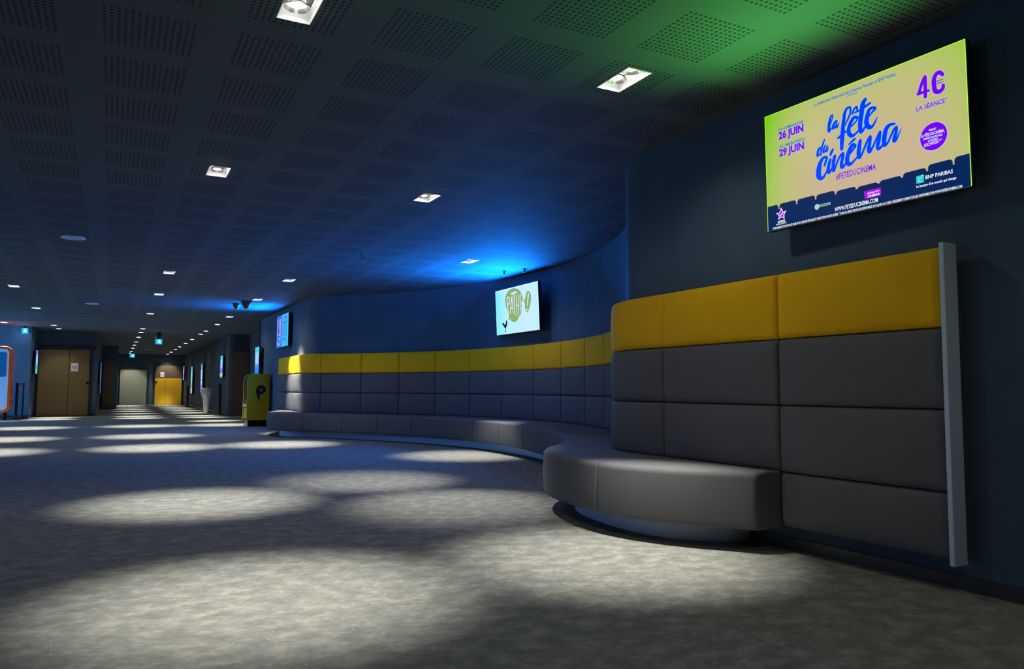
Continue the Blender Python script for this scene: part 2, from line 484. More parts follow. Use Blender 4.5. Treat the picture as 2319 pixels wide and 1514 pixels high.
for x, y, _ in ROUND:
    if y > 42 or (x == -1.46): lamp('door_wash', 'SPOT', (x, y, CH-.02), 28 if y < 30 else 110, WARM, (.05, .45, -1), spot_size=math.radians(70), spot_blend=.6, shadow_soft_size=.03)
    lamp('beam', 'SPOT', (x, y, CH-.02), P_ROUND, WARM, spot_size=math.radians(35), spot_blend=1, shadow_soft_size=.04)
    lamp('spill', 'SPOT', (x, y, CH-.02), ROUND_SPILL, WARM, spot_size=math.radians(140), spot_blend=.5, shadow_soft_size=.04)

# ------------------------------------------------------------------ long upholstered bench
bench = empty('upholstered_wall_bench', (XN-.2, 2.1, 0), label='long curving wall bench with grey padded seat and back topped by a yellow band', cat='bench')
BM = bench.location.copy()
def loc(v): return (v[0]-BM.x, v[1]-BM.y, v[2]-BM.z)
ROW = (.43, .794, 1.158, 1.522)
def bump_edge(e, r=.028):
    if e >= r: return 0.0
    return r-sqrt(max(0, r*r-(r-e)**2))
def edges(Lg, n):
    a = [0, .0015, .005, .010, .017, .028, .05]
    m = [.05+(Lg-.1)*i/n for i in range(1, n)]
    return a+m+[Lg-x for x in a[::-1]]
def back_cushion(s0, s1, z0, z1, m):
    g = .0015; s0 += g; s1 -= g; z0 += g; z1 -= g
    U = edges(s1-s0, max(4, int((s1-s0)/.07))); Z = edges(z1-z0, 5)
    V = []; F = []; nu, nz = len(U), len(Z); W_, H_ = s1-s0, z1-z0
    for z in Z:
        for u in U:
            d = .112-bump_edge(min(u, W_-u))-bump_edge(min(z, H_-z))*.9 + .018*min(1, sin(pi*u/W_)*1.5)*min(1, sin(pi*z/H_)*1.3)
            x, y = wp(s0+u, max(d, .05)); V.append(loc((x, y, z0+z)))
    for j in range(nz-1):
        for i in range(nu-1): F.append((j*nu+i, j*nu+i+1, (j+1)*nu+i+1, (j+1)*nu+i))
    # back and rim
    rim = [i for i in range(nu)]+[j*nu+nu-1 for j in range(1, nz)]+[(nz-1)*nu+i for i in range(nu-2, -1, -1)]+[j*nu for j in range(nz-2, 0, -1)]
    b = len(V)
    for r in rim:
        j, i = divmod(r, nu); x, y = wp(s0+U[i], .05 if s0 < 3.05 else .004); V.append(loc((x, y, z0+Z[j])))
    n = len(rim)
    for k in range(n): F.append((rim[k], b+k, b+(k+1) % n, rim[(k+1) % n]))
    o = mobj('back_cushion', V, F, m, bench, True)
    bm = bmesh.new(); bm.from_mesh(o.data); bmesh.ops.recalc_face_normals(bm, faces=bm.faces); bm.to_mesh(o.data); bm.free()
    return o
BS = [2.112, 3.08, 4.08, 4.95, 5.9, 6.85, 7.76, 8.56, 9.38, 10.2, 11.08, 11.9, 12.74, 13.58, 14.42, 15.28, 16.0, 16.7, 17.4, 18.2]
for i in range(len(BS)-1):
    for r in range(3):
        back_cushion(BS[i], BS[i+1], ROW[r], ROW[r+1], M_YEL if r == 2 else M_GREY)
back_cushion(BS[0], BS[1], .066+.07, ROW[0], M_GREY)
def interp(s, K):
    if s <= K[0][0]: return K[0][1]
    for (a, p), (b, q) in zip(K, K[1:]):
        if s <= b:
            t = (s-a)/(b-a); return p+(q-p)*t
    return K[-1][1]
PROF = [(3.0, .03), (3.25, .30), (3.5, .48), (3.8, .58), (4.1, .60), (4.5, .54), (5.0, .48), (5.6, .48), (6.3, .55), (7, .6), (8, .66), (10, .68), (13, .68), (14.5, .62), (15.2, .58), (15.9, .60), (16.4, .50), (17.6, .05)]
def prof(s):  # softened
    return sum(interp(s+k*.08, PROF) for k in range(-3, 4))/7
def sweep(name, s0, s1, section, m, parent, step=.06, endpull=0.0, smooth=True):
    n = max(3, int((s1-s0)/step)); V = []; F = []; k = 0
    S = [s0+(s1-s0)*i/n for i in range(n+1)]
    if endpull: S = [s0, s0+.003, s0+.010, s0+.022]+S[1:-1]+[s1-.022, s1-.010, s1-.003, s1]; S.sort()
    for s in S:
        e = min(s-s0, s1-s); pull = bump_edge(e, .014) if endpull else 0
        sec = section(s, pull); k = len(sec)
        for d, z in sec:
            x, y = wp(s, d); V.append(loc((x, y, z)))
    for i in range(len(S)-1):
        for j in range(k): F.append((i*k+j, i*k+(j+1) % k, (i+1)*k+(j+1) % k, (i+1)*k+j))
    F.append(tuple(range(k))[::-1]); F.append(tuple((len(S)-1)*k+j for j in range(k)))
    o = mobj(name, V, F, m, parent, smooth)
    bm = bmesh.new(); bm.from_mesh(o.data); bmesh.ops.recalc_face_normals(bm, faces=bm.faces); bm.to_mesh(o.data); bm.free()
    if smooth: o.data.set_sharp_from_angle(angle=.75)
    return o
def seat_section(s, pull):
    D = .13+max(.05, prof(s))-pull; z0, z1, r = .122+pull, .432-pull, .035
    P = [(.03, z0)]
    for k in range(6):
        a = -pi/2+pi/2*k/5; P.append((D-r*.8+r*.8*cos(a), z0+r*.8+r*.8*sin(a)))
    P.append((D+.006, (z0+z1)/2))
    for k in range(7):
        a = pi/2*k/6; P.append((D-r+r*cos(a), z1-r+r*sin(a)))
    P.append(((D+.13)/2, z1+.006))
    P.append((.03, z1))
    return P
SS = [3.086, 3.97, 4.85, 5.8, 6.9, 7.95, 8.92, 9.88, 10.76, 11.64, 12.54, 13.44, 14.32, 15.24, 16.2, 17.3]
for a, b in zip(SS, SS[1:]): sweep('seat_cushion', a, b, seat_section, M_GREY, bench, endpull=1)
def plinth_section(s, pull):
    D = min(.13+max(.03, prof(s)-.235), interp(s, [(3.38, .13), (3.48, .27), (3.65, .45), (3.85, .51), (4.1, .60), (5, 2)])); return [(.02, .0), (D, .0), (D, .108), (D-.004, .114), (.02, .114)]
sweep('plinth', 3.40, 16.6, plinth_section, M_PLINTH, bench)
r = MB(); r.box(XN-.142-BM.x, XN-.050-BM.x, 2.084-BM.y, 2.108-BM.y, .122, 1.532); r.obj('end_rail', M_ALU, bench, bevel=.004)

# ------------------------------------------------------------------ screens
def screen_root(name, bl, br, z0, z1, tilt, label):
    """a flat screen: bottom corners bl, br in plan seen from the room, local x to the right, y up, z outwards"""
    U = Vector((br[0]-bl[0], br[1]-bl[1], 0)); W_ = U.length; U.normalize()
    N0 = U.cross(Vector((0, 0, 1))); Vv = (Vector((0, 0, 1))*cos(tilt)+N0*sin(tilt)).normalized(); N = U.cross(Vv)
    e = empty(name, label=label, cat='screen')
    e.matrix_world = Matrix(((U.x, Vv.x, N.x, bl[0]), (U.y, Vv.y, N.y, bl[1]), (U.z, Vv.z, N.z, z0), (0, 0, 0, 1)))
    return e, W_, (z1-z0)/cos(tilt)
def housing(e, W_, H_, bz=.012, depth=.045, arm=.06):
    b = MB(); b.prism(rrect(-bz, W_+bz, -bz, H_+bz, .01, 3), -depth, -.001); b.obj('housing', M_BLACK, e, bevel=.003)
    b = MB(); b.box(W_*.35, W_*.65, H_*.3, H_*.7, -depth-arm, -depth-.001); b.obj('wall_bracket', M_BLACKM, e)
def ribbon(mb, pts, z, W_, H_, mi=0, n=8, k=1.0):
    """brush stroke through (u, v, half width): round dabs joined by tapering bands"""
    P = []
    for i in range(len(pts)-1):
        p0 = pts[max(i-1, 0)]; p1 = pts[i]; p2 = pts[i+1]; p3 = pts[min(i+2, len(pts)-1)]
        for j in range(n):
            t = j/n
            P.append([.5*((2*b)+(-a+c)*t+(2*a-5*b+4*c-d)*t*t+(-a+3*b-3*c+d)*t**3) for a, b, c, d in zip(p0, p1, p2, p3)])
    P.append(list(pts[-1])); Q = [(p[0]*W_, p[1]*H_, max(.0008, p[2]*k)) for p in P]
    V = []; F = []
    for i, (x, y, r) in enumerate(Q):
        a = Q[max(i-1, 0)]; b = Q[min(i+1, len(Q)-1)]; dx, dy = b[0]-a[0], b[1]-a[1]; l = sqrt(dx*dx+dy*dy) or 1
        V += [(x-dy/l*r, y+dx/l*r, z), (x+dy/l*r, y-dx/l*r, z)]
        if i: F.append((2*i-2, 2*i-1, 2*i+1, 2*i))
    mb.add(V, F, mi)
    for i in range(0, len(Q), 2):
        x, y, r = Q[i]; zz = z+(i % 7)*.000004
        mb.add([(x+r*cos(2*pi*t/12), y+r*sin(2*pi*t/12), zz) for t in range(12)], [tuple(range(12))], mi)
    x, y, r = Q[-1]
    mb.add([(x+r*cos(2*pi*t/12), y+r*sin(2*pi*t/12), z) for t in range(12)], [tuple(range(12))], mi)
def poly(mb, pts, z, mi=0): mb.add([(x, y, z) for x, y in pts], [tuple(range(len(pts)))], mi)
def disc(mb, x, y, r, z, mi=0, n=40): poly(mb, [(x+r*cos(2*pi*t/n), y+r*sin(2*pi*t/n)) for t in range(n)], z, mi)
def rim(e, W_, H_, m, t=.0025):
    b = MB(); b.box(0, W_, H_-t, H_, 0, .0012); b.box(0, t, 0, H_, 0, .0012); b.box(W_-t, W_, 0, H_, 0, .0012)
    return b.obj('glowing_edge', m, e)

SCRIPT=[[(0.394,0.8059,0.0034),(0.3842,0.7958,0.0048),(0.377,0.7609,0.0062),(0.3731,0.7243,0.0069),(0.373,0.6882,0.0062),(0.3855,0.7034,0.0027),(0.3938,0.7184,0.0021)],[(0.394,0.8059,0.0027),(0.3953,0.7922,0.0027),(0.39,0.7685,0.0027),(0.3814,0.7393,0.0027)],[(0.4166,0.7457,0.0034),(0.4071,0.745,0.0048),(0.397,0.7215,0.0061),(0.395,0.6985,0.0055),(0.4063,0.7071,0.0027),(0.4147,0.7314,0.0034),(0.411,0.7046,0.0048),(0.4156,0.6974,0.0041),(0.4272,0.7272,0.0017)],[(0.485,0.8192,0.004),(0.4695,0.816,0.0053),(0.4581,0.7891,0.0067),(0.4525,0.7446,0.0074),(0.4466,0.6861,0.0084),(0.4422,0.622,0.0094),(0.4378,0.5627,0.0087),(0.4359,0.5164,0.0074)],[(0.485,0.8192,0.004),(0.4876,0.8012,0.0046),(0.4854,0.7694,0.0043),(0.4739,0.7332,0.004),(0.4609,0.7023,0.0033),(0.4528,0.6829,0.0033)],[(0.4184,0.6078,0.004),(0.4343,0.6189,0.006),(0.4596,0.6415,0.004)],[(0.4958,0.759,0.0039),(0.5056,0.7912,0.0043),(0.5179,0.8007,0.0046),(0.5218,0.7728,0.0036)],[(0.5095,0.7632,0.0039),(0.5261,0.7658,0.0036),(0.5471,0.775,0.0045),(0.565,0.7836,0.0051),(0.5857,0.7949,0.0038)],[(0.4877,0.6647,0.0033),(0.5031,0.68,0.0033),(0.5156,0.6968,0.0033),(0.5205,0.7175,0.0046),(0.5042,0.7263,0.0066),(0.4885,0.7018,0.0079),(0.477,0.6656,0.0079),(0.4746,0.6245,0.0086),(0.4861,0.5952,0.0079),(0.5012,0.5923,0.0052),(0.5257,0.6171,0.0039),(0.5318,0.6232,0.0039)],[(0.5618,0.8341,0.0071),(0.5494,0.8086,0.0097),(0.5437,0.756,0.0097),(0.5366,0.7041,0.0097),(0.5324,0.6507,0.0091),(0.5343,0.6034,0.0077),(0.5432,0.6035,0.0058),(0.5555,0.6248,0.0045)],[(0.5746,0.6929,0.0032),(0.5926,0.7198,0.0038),(0.6075,0.7391,0.0057),(0.5963,0.7522,0.0051),(0.5787,0.7459,0.0064),(0.569,0.7051,0.0089),(0.5635,0.6574,0.0096),(0.5728,0.6181,0.0089),(0.59,0.6114,0.0057),(0.6051,0.64,0.0038),(0.6158,0.6684,0.0019)],[(0.3469,0.6312,0.0031),(0.34,0.6104,0.0042),(0.3275,0.5582,0.0042),(0.325,0.5157,0.0035)],[(0.3312,0.5806,0.0031),(0.3145,0.5692,0.0056),(0.3074,0.5433,0.0056),(0.3069,0.5192,0.0049),(0.3204,0.5324,0.0028),(0.3306,0.5518,0.0028)],[(0.3492,0.5841,0.0035),(0.3405,0.5568,0.0049),(0.3401,0.5329,0.0045),(0.3517,0.5467,0.0028),(0.3604,0.5763,0.0034),(0.3548,0.5404,0.0045),(0.3579,0.5341,0.0034),(0.3681,0.5558,0.0017)],[(0.3899,0.531,0.0048),(0.3816,0.5135,0.0061),(0.3764,0.4944,0.0048)],[(0.5035,0.5609,0.0046),(0.4881,0.5475,0.0046),(0.4725,0.5317,0.0026)],[(0.3428,0.4256,0.0048),(0.3499,0.4561,0.0055),(0.3569,0.4818,0.0048),(0.3392,0.4898,0.0055),(0.3224,0.4637,0.0084),(0.3116,0.4152,0.0112),(0.3088,0.3584,0.0119),(0.3214,0.329,0.0076),(0.3362,0.3373,0.0055),(0.3531,0.3732,0.0041),(0.3616,0.3935,0.0041)],[(0.3741,0.4572,0.0061),(0.3653,0.4205,0.0075),(0.3613,0.3793,0.0082),(0.3657,0.3607,0.0068),(0.3822,0.3845,0.0041),(0.3888,0.3959,0.0034)],[(0.3983,0.4747,0.0068),(0.3911,0.4329,0.0081),(0.3884,0.3771,0.0081),(0.3929,0.3657,0.0054),(0.4047,0.4031,0.004),(0.4214,0.4523,0.0047),(0.4406,0.4765,0.006),(0.44,0.4485,0.0067),(0.4331,0.4141,0.0073),(0.4324,0.3815,0.008),(0.4383,0.3695,0.006),(0.451,0.3873,0.0046),(0.4573,0.3939,0.0046)],[(0.4738,0.4517,0.0033),(0.4958,0.4879,0.0046),(0.5053,0.5066,0.0052),(0.4905,0.5184,0.0072),(0.4746,0.484,0.0092),(0.4628,0.4334,0.0092),(0.4634,0.3912,0.0092),(0.4783,0.3776,0.0065),(0.4937,0.3915,0.0046),(0.5122,0.4155,0.0039)],[(0.5297,0.5318,0.0071),(0.5243,0.4882,0.0084),(0.5203,0.444,0.009),(0.5225,0.4085,0.0071),(0.5331,0.4197,0.0045),(0.5489,0.4673,0.0045),(0.5677,0.5223,0.0051),(0.5797,0.5391,0.0057),(0.5758,0.4955,0.007),(0.5705,0.457,0.0082),(0.5742,0.4302,0.0076),(0.5893,0.4572,0.0044),(0.6076,0.5071,0.0044),(0.6257,0.5522,0.005),(0.6252,0.53,0.0056),(0.6185,0.4882,0.0075),(0.6119,0.4508,0.0075),(0.6171,0.4303,0.0062),(0.6314,0.4415,0.0049),(0.6373,0.4521,0.0049)],[(0.6943,0.5793,0.0042),(0.6738,0.5812,0.0061),(0.6568,0.5633,0.0086),(0.6473,0.5188,0.0092),(0.6435,0.4759,0.0092),(0.6455,0.4437,0.0068),(0.6596,0.4546,0.0043),(0.6774,0.5037,0.0043),(0.692,0.5406,0.0048),(0.7031,0.5504,0.0042),(0.6995,0.5146,0.0066),(0.6918,0.4787,0.0078),(0.6884,0.4539,0.006),(0.698,0.458,0.0048),(0.7096,0.4875,0.003),(0.7227,0.527,0.0015)]]
PRICE=[[(0.8324,0.8408,0.0096),(0.8201,0.8027,0.0096),(0.806,0.7424,0.0092)],[(0.8013,0.7357,0.0082),(0.8228,0.7364,0.0081),(0.8473,0.7351,0.007)],[(0.8346,0.8395,0.0096),(0.834,0.7866,0.0101),(0.8325,0.7003,0.0101)],[(0.9071,0.811,0.0093),(0.8959,0.833,0.0113),(0.8807,0.8314,0.0119),(0.8711,0.8016,0.0129),(0.8703,0.757,0.0129),(0.8742,0.7172,0.0129),(0.89,0.7022,0.0123),(0.9044,0.7141,0.0107),(0.9071,0.7366,0.0093)],[(0.8814,0.7795,0.0025),(0.9063,0.7799,0.0024)],[(0.8831,0.7635,0.0025),(0.9068,0.761,0.0024)]]
PLET=[[(0.2905,0.7889,0.0139),(0.2978,0.6054,0.0128),(0.3176,0.454,0.0085)],[(0.2904,0.7863,0.0118),(0.3338,0.801,0.0117),(0.3541,0.7391,0.0117),(0.3373,0.6705,0.0117),(0.2994,0.6467,0.0117)],[(0.404,0.7889,0.0137),(0.3752,0.5935,0.0116),(0.3544,0.4194,0.0084)],[(0.4082,0.7882,0.0137),(0.4211,0.5865,0.0115),(0.4313,0.4254,0.0083)],[(0.3777,0.5481,0.0084),(0.4224,0.5479,0.0084)],[(0.3998,0.861,0.0159),(0.4634,0.8754,0.0157),(0.5257,0.8744,0.0135)],[(0.4624,0.8498,0.0157),(0.4653,0.5797,0.0125),(0.4707,0.3756,0.0083)],[(0.5232,0.8132,0.0114),(0.5172,0.5717,0.0114),(0.5111,0.3601,0.0082)],[(0.5805,0.8095,0.0113),(0.566,0.5642,0.0113),(0.5522,0.3671,0.0082)],[(0.5205,0.5839,0.0083),(0.5681,0.5829,0.0082)],[(0.6107,0.7851,0.0103),(0.6068,0.6337,0.0102),(0.6041,0.4453,0.0081)],[(0.6134,0.7846,0.0082),(0.641,0.7988,0.0082)],[(0.6109,0.633,0.0082),(0.6473,0.6372,0.0081)],[(0.6078,0.5012,0.0081),(0.6364,0.5095,0.0081)],[(0.791,0.7722,0.02),(0.7741,0.6316,0.015),(0.7615,0.528,0.009)],[(0.7464,0.4559,0.0189),(0.7463,0.4547,0.0189)]]
BALLOON=[(0.2456,0.7441),(0.2633,0.8328),(0.3243,0.9269),(0.3967,0.9592),(0.4668,0.9589),(0.5484,0.9242),(0.6069,0.8558),(0.6313,0.7941),(0.6547,0.7142),(0.6242,0.6309),(0.6188,0.5059),(0.6011,0.4081),(0.551,0.3397),(0.5076,0.2762),(0.4379,0.2471),(0.3704,0.2935),(0.3468,0.3347),(0.3007,0.3086),(0.3264,0.3886),(0.3005,0.4886),(0.2623,0.6109)]
BANG=[(0.7926,0.8345),(0.8352,0.7706),(0.8446,0.6944),(0.8336,0.5972),(0.7957,0.4795),(0.7601,0.4131),(0.7216,0.4285),(0.7079,0.5051),(0.7054,0.5678),(0.6914,0.6389),(0.6589,0.6567),(0.6925,0.6638),(0.7213,0.7154),(0.7455,0.8117)]
ROOSTER=[(0.2581,0.3075),(0.2769,0.2795),(0.2698,0.2419),(0.2653,0.1977),(0.2423,0.1517),(0.2314,0.1273),(0.232,0.0672),(0.2455,0.0492),(0.2143,0.0524),(0.2198,0.1234),(0.198,0.154),(0.1752,0.2016),(0.1541,0.217),(0.1495,0.2499),(0.1731,0.2625),(0.1929,0.2511),(0.2045,0.215),(0.2291,0.2211),(0.2419,0.2581),(0.2431,0.2901)]
TEXTS=[
('La Fédération Nationale des Cinémas Français et BNP Paribas', 0.2964, 0.9287, 0.411, 0.025, 0.002, 'cyan'),
('présentent', 0.4737, 0.9084, 0.0516, 0.0159, -0.0022, 'cyan'),
('DU DIMANCHE', 0.0833, 0.8326, 0.1488, 0.0226, -0.0032, 'cyan'),
('26 JUIN', 0.0844, 0.7618, 0.1475, 0.0601, -0.0012, 'purple'),
('AU MERCREDI', 0.0843, 0.6849, 0.1513, 0.024, -0.0006, 'cyan'),
('29 JUIN', 0.0843, 0.6156, 0.148, 0.0583, 0.0004, 'purple'),
('LA SÉANCE*', 0.7919, 0.6151, 0.1308, 0.0319, -0.0024, 'purple'),
('#FETEDUCINEMA', 0.4007, 0.2844, 0.2001, 0.0468, -0.0016, 'purple'),
('PENDANT', 0.8411, 0.448, 0.0309, 0.0132, -0.0021, 'white'),
('LA FÊTE DU CINÉMA,', 0.8081, 0.4178, 0.0964, 0.0204, -0.0041, 'white'),
('RENDEZ-VOUS EN SALLE', 0.818, 0.3961, 0.0774, 0.0133, -0.0033, 'white'),
('ET PARTEZ À', 0.8364, 0.374, 0.0407, 0.0132, 0.0003, 'white'),
('HOLLYWOOD !***', 0.819, 0.3458, 0.0745, 0.0221, 0.0039, 'white'),
('BNP PARIBAS', 0.8187, 0.1187, 0.1121, 0.0256, -0.0026, 'white'),
("La banque d'un monde qui change", 0.7785, 0.0726, 0.1644, 0.017, -0.0016, 'white'),
('small', 0.0309, 0.0067, 0.9328, 0.0177, -0.0031, 'white'),
('WWW.FETEDUCINEMA.COM', 0.3883, 0.0393, 0.2155, 0.0311, -0.0007, 'white'),
('FÉDÉRATION', 0.5551, 0.1109, 0.0574, 0.0102, 0.003, 'white'),
('CINÉMAS', 0.556, 0.0853, 0.0573, 0.017, 0.0011, 'white'),
('ALLOCINE', 0.3076, 0.1042, 0.0602, 0.0193, -0.0023, 'lime'),
('RADIO', 0.0655, 0.0534, 0.0394, 0.0136, -0.0006, 'navy'),
('POP ROCK ELECTRO', 0.0542, 0.0352, 0.062, 0.0114, 0.0018, 'white')]
# --- large cinema-festival screen
TVX = 3.225
e, W_, H_ = screen_root('advertising_screen', (3.235, 3.105), (3.277, 1.978), 1.7635, 2.4194, .012, 'large wide lit screen for a cinema festival above the yellow bench back')
housing(e, W_, H_, .005, .03, .062)
def fest_mat():
    m = mat('festival_picture', (0, 0, 0), .25, spec=.3); t = NT(m)
    sx = t.n('ShaderNodeSeparateXYZ'); t.l(obco(t), sx.inputs[0])
    u = t.m('DIVIDE', sx.outputs[0], W_); v = t.m('DIVIDE', sx.outputs[1], H_)
    uu = t.m('ABSOLUTE', t.m('SUBTRACT', u, .55)); a = t.m('MULTIPLY', t.m('POWER', t.m('MULTIPLY', uu, 2), 3), .55)
    b = t.m('MULTIPLY', t.m('POWER', t.m('MAXIMUM', t.m('SUBTRACT', v, .2), 0), 2), .60)
    col = t.ramp(t.m('ADD', a, b), [(0, (.60, .45, .30)), (.32, (.52, .52, .20)), (.62, (.40, .56, .11)), (1.0, (.20, .60, .005))])
    t.l(col, t.b.inputs['Emission Color']); t.b.inputs['Emission Strength'].default_value = 1.0
    return m
b = MB(); b.box(0, W_, 0, H_, -.0008, 0); b.obj('screen_panel', fest_mat(), e)
rim(e, W_, H_, flat('lime_backlight', (.45, 1, .02), 1.2))
C_ = {n: i for i, n in enumerate(('navy', 'blue', 'purple', 'cyan', 'white', 'lime', 'teal', 'magenta', 'line', 'halo', 'sky'))}
FM = [flat('lit_navy', (.001, .018, .105)), flat('lit_blue', (.0, .045, 1.0)), flat('lit_purple', (.17, .0, .88)), flat('lit_cyan', (.0, .20, .62)),
      flat('lit_white', (.85, .92, 1)), flat('lit_lime', (.62, .80, .12)), flat('lit_teal', (.02, .62, .66)), flat('lit_magenta', (.45, .0, .80)),
      flat('lit_line', (.33, .50, .40)), flat('lit_halo', (.55, .62, .85)), flat('lit_sky', (.10, .62, .85))]
n_ = MB()
P = [(0, 0), (W_, 0), (W_, .1725*H_), (0, .1725*H_)]; poly(n_, P, .0004)
nx = [-.036+.1078*i for i in range(11)]
for i in range(10):
    a, b2 = nx[i]+.0035, nx[i+1]-.0035
    top = (.212, .212, .2105, .207, .197, .187, .190, .201, .214, .220)[i]
    a, b2 = max(a, 0), min(b2, 1); r_ = .016
    pts = []
    cl = i > 0; cr = i < 9
    for (cx_, cy_, a0, on) in ((b2*W_-r_, top*H_-r_, 0, cr), (a*W_+r_, top*H_-r_, pi/2, cl)):
        if on: pts += [(cx_+r_*cos(a0+pi/2*k/6), cy_+r_*sin(a0+pi/2*k/6)) for k in range(7)]
        else: pts.append((b2*W_ if a0 == 0 else a*W_, top*H_))
    pts += [(a*W_, .17*H_), (b2*W_, .17*H_)]
    poly(n_, pts, .0004)
n_.obj('seat_silhouettes', FM[0], e)
art = MB()
for st in SCRIPT: ribbon(art, st, .0009, W_, H_, C_['sky'], k=1.58)
for st in SCRIPT: ribbon(art, st, .0013, W_, H_, C_['blue'], k=1.32)
for st in PRICE: ribbon(art, st, .0007, W_, H_, C_['halo'], k=1.08)
for st in PRICE: ribbon(art, st, .0011, W_, H_, C_['purple'], n=10, k=.86)
art.obj('brush_lettering', FM, e)
A_ = {k: MB() for k in ('title_words', 'hashtag_words', 'date_words', 'price_words', 'badge', 'bank_emblem', 'federation_emblem', 'film_site_emblem', 'star_emblem', 'web_address', 'small_print')}
def part_of(s):
    for k, ws in (('title_words', ('La F', 'prés')), ('hashtag_words', ('#F',)), ('date_words', ('DU D', '26', 'AU M', '29')), ('price_words', ('LA SÉ',)), ('badge', ('PEND', 'LA FÊ', 'REND', 'ET P', 'HOLL')), ('bank_emblem', ('BNP', 'La b')), ('federation_emblem', ('FÉD', 'CINÉ')), ('film_site_emblem', ('ALLO',)), ('star_emblem', ('RADIO', 'POP')), ('web_address', ('WWW',))):
        if s.startswith(ws): return A_[k]
    return A_['small_print']
SMALL = '*HORS MAJORATION POUR LES FILMS EN 3D, SÉANCES SPÉCIALES ET PRESTATIONS PARTICULIÈRES. **DANS LA LIMITE DES PLACES DISPONIBLES. DU 26 JUIN AU 29 JUIN. RÈGLEMENT COMPLET DU JEU DISPONIBLE SUR WWW.FETEDUCINEMA.COM'
for s, u, v, wd, h_, sl, c in TEXTS:
    if s == 'small': s = SMALL
    art = part_of(s)
    z = .0019 if c in ('white', 'navy', 'lime') else .0009
    bd = .025
    if s in ('26 JUIN', '29 JUIN'): bd = .05
    if s in ('BNP PARIBAS', 'WWW.FETEDUCINEMA.COM', 'LA SÉANCE*', 'HOLLYWOOD !***', 'LA FÊTE DU CINÉMA,'): bd = .02
    if c == 'purple' and s[0] != '#': text_fit(art, s, u*W_, v*H_, wd*W_, h_*H_, z-.0002, bd+.03, C_['halo'], sl*H_)
    text_fit(art, s, u*W_, v*H_, wd*W_, h_*H_, z, bd if s[0] != '#' else .012, C_[c], sl*H_)
for x0, x1, y in ((.087, .233, .733), (.795, .917, .671)):
    (A_['date_words'] if x0 < .5 else A_['price_words']).box(x0*W_, x1*W_, (y-.0015)*H_, (y+.0015)*H_, .0004, .0006, C_['line'])
art = A_['badge']
disc(art, .8589*W_, .4037*H_, .0585*W_, .0010, C_['halo']); disc(art, .8589*W_, .4037*H_, .0560*W_, .0013, C_['purple'])
art = A_['bank_emblem']
art.box(.7794*W_, .8118*W_, .101*H_, .1554*H_, .0008, .0011, C_['teal'])
for k in range(5):
    a0 = 1.2+k*.85; disc(art, (.797+.0085*cos(a0))*W_, (.125+.015*sin(a0))*H_, .0022, .0014, C_['white'], 10)
disc(art, .807*W_, .150*H_, .0028, .0014, C_['white'], 10)
art = A_['federation_emblem']
art.box(.5403*W_, .6196*W_, .082*H_, .140*H_, .0008, .0011, C_['magenta'])
art = A_['film_site_emblem']
disc(art, .2935*W_, .1105*H_, .0145, .0009, C_['white']); disc(art, .2935*W_, .1105*H_, .0115, .0012, C_['sky']); disc(art, .2935*W_, .1105*H_, .006, .0014, C_['lime'])
art.box(.3068*W_, .3716*W_, .118*H_, .128*H_, .0008, .0011, C_['blue'])
art = A_['star_emblem']
st = [(.0854, .1806), (.0985, .138), (.118, .1446), (.104, .112), (.1052, .0758), (.0856, .097), (.0658, .0779), (.072, .114), (.0528, .1412), (.0745, .139)]
def scal(P_, k): return [((.0854+(x-.0854)*k)*W_, (.121+(y-.121)*k)*H_) for x, y in P_]
for k, z, c in ((1, .0009, 'white'), (.72, .0012, 'magenta')):
    Q = scal(st, k); n = len(Q); cx_, cy_ = .0854*W_, .121*H_
    art.add([(cx_, cy_, z)]+[(x, y, z) for x, y in Q], [(0, 1+i, 1+(i+1) % n) for i in range(n)], C_[c])
ribbon(art, [(.075, .108, .002), (.085, .118, .003), (.098, .133, .002)], .0016, W_, H_, C_['white'])
art.box(.0632*W_, .1070*W_, .0515*H_, .0700*H_, .0008, .0011, C_['white'])
for k, a in A_.items(): a.obj(k, FM, e)
BIG = e; BW, BH = W_, H_

# --- cockerel screen on the curved wall
e, W_, H_ = screen_root('advertising_screen', (5.29, 10.666), (5.29, 9.325), 1.711, 2.395, .048, 'pale lit screen with a green speech bubble and black cockerel on the curved wall')
housing(e, W_, H_, .008, .05, .05)
PM = [flat('pale_cyan_light', (.52, .86, .98)), flat('olive_light', (.28, .42, .10)), flat('letter_white', (.66, .86, .95)), flat('cockerel_black', (.0, .004, .02)), flat('grey_line', (.16, .30, .34))]
def pale_mat():
    m = mat('pale_picture', (0, 0, 0), .3, spec=.3); t = NT(m)
    sx = t.n('ShaderNodeSeparateXYZ'); t.l(obco(t), sx.inputs[0])
    u = t.m('DIVIDE', sx.outputs[0], W_)
    t.l(t.ramp(u, [(0, (.18, .86, .98)), (.25, (.48, .87, .97)), (.8, (.60, .85, .97)), (1, (.50, .87, .98))]), t.b.inputs['Emission Color'])
    t.b.inputs['Emission Strength'].default_value = 1.0
    return m
b = MB(); b.box(0, W_, 0, H_, -.0008, 0); b.obj('screen_panel', pale_mat(), e)
rim(e, W_, H_, flat('white_backlight', (.7, 1, 1), 1.2), .008)
art = MB()
def big(P_, k): 
    cx_ = sum(p[0] for p in P_)/len(P_); cy_ = sum(p[1] for p in P_)/len(P_)
    return [((cx_+(x-cx_)*k)*W_, (cy_+(y-cy_)*k)*H_) for x, y in P_]
def fan(P_, z, mi):
    # concave-safe fill
    bm = bmesh.new(); vs = [bm.verts.new((x, y, z)) for x, y in P_]; bm.faces.new(vs)
    bmesh.ops.triangulate(bm, faces=bm.faces[:])
    bm.verts.index_update()
    art.add([v.co[:] for v in bm.verts], [tuple(v.index for v in f.verts) for f in bm.faces], mi); bm.free()
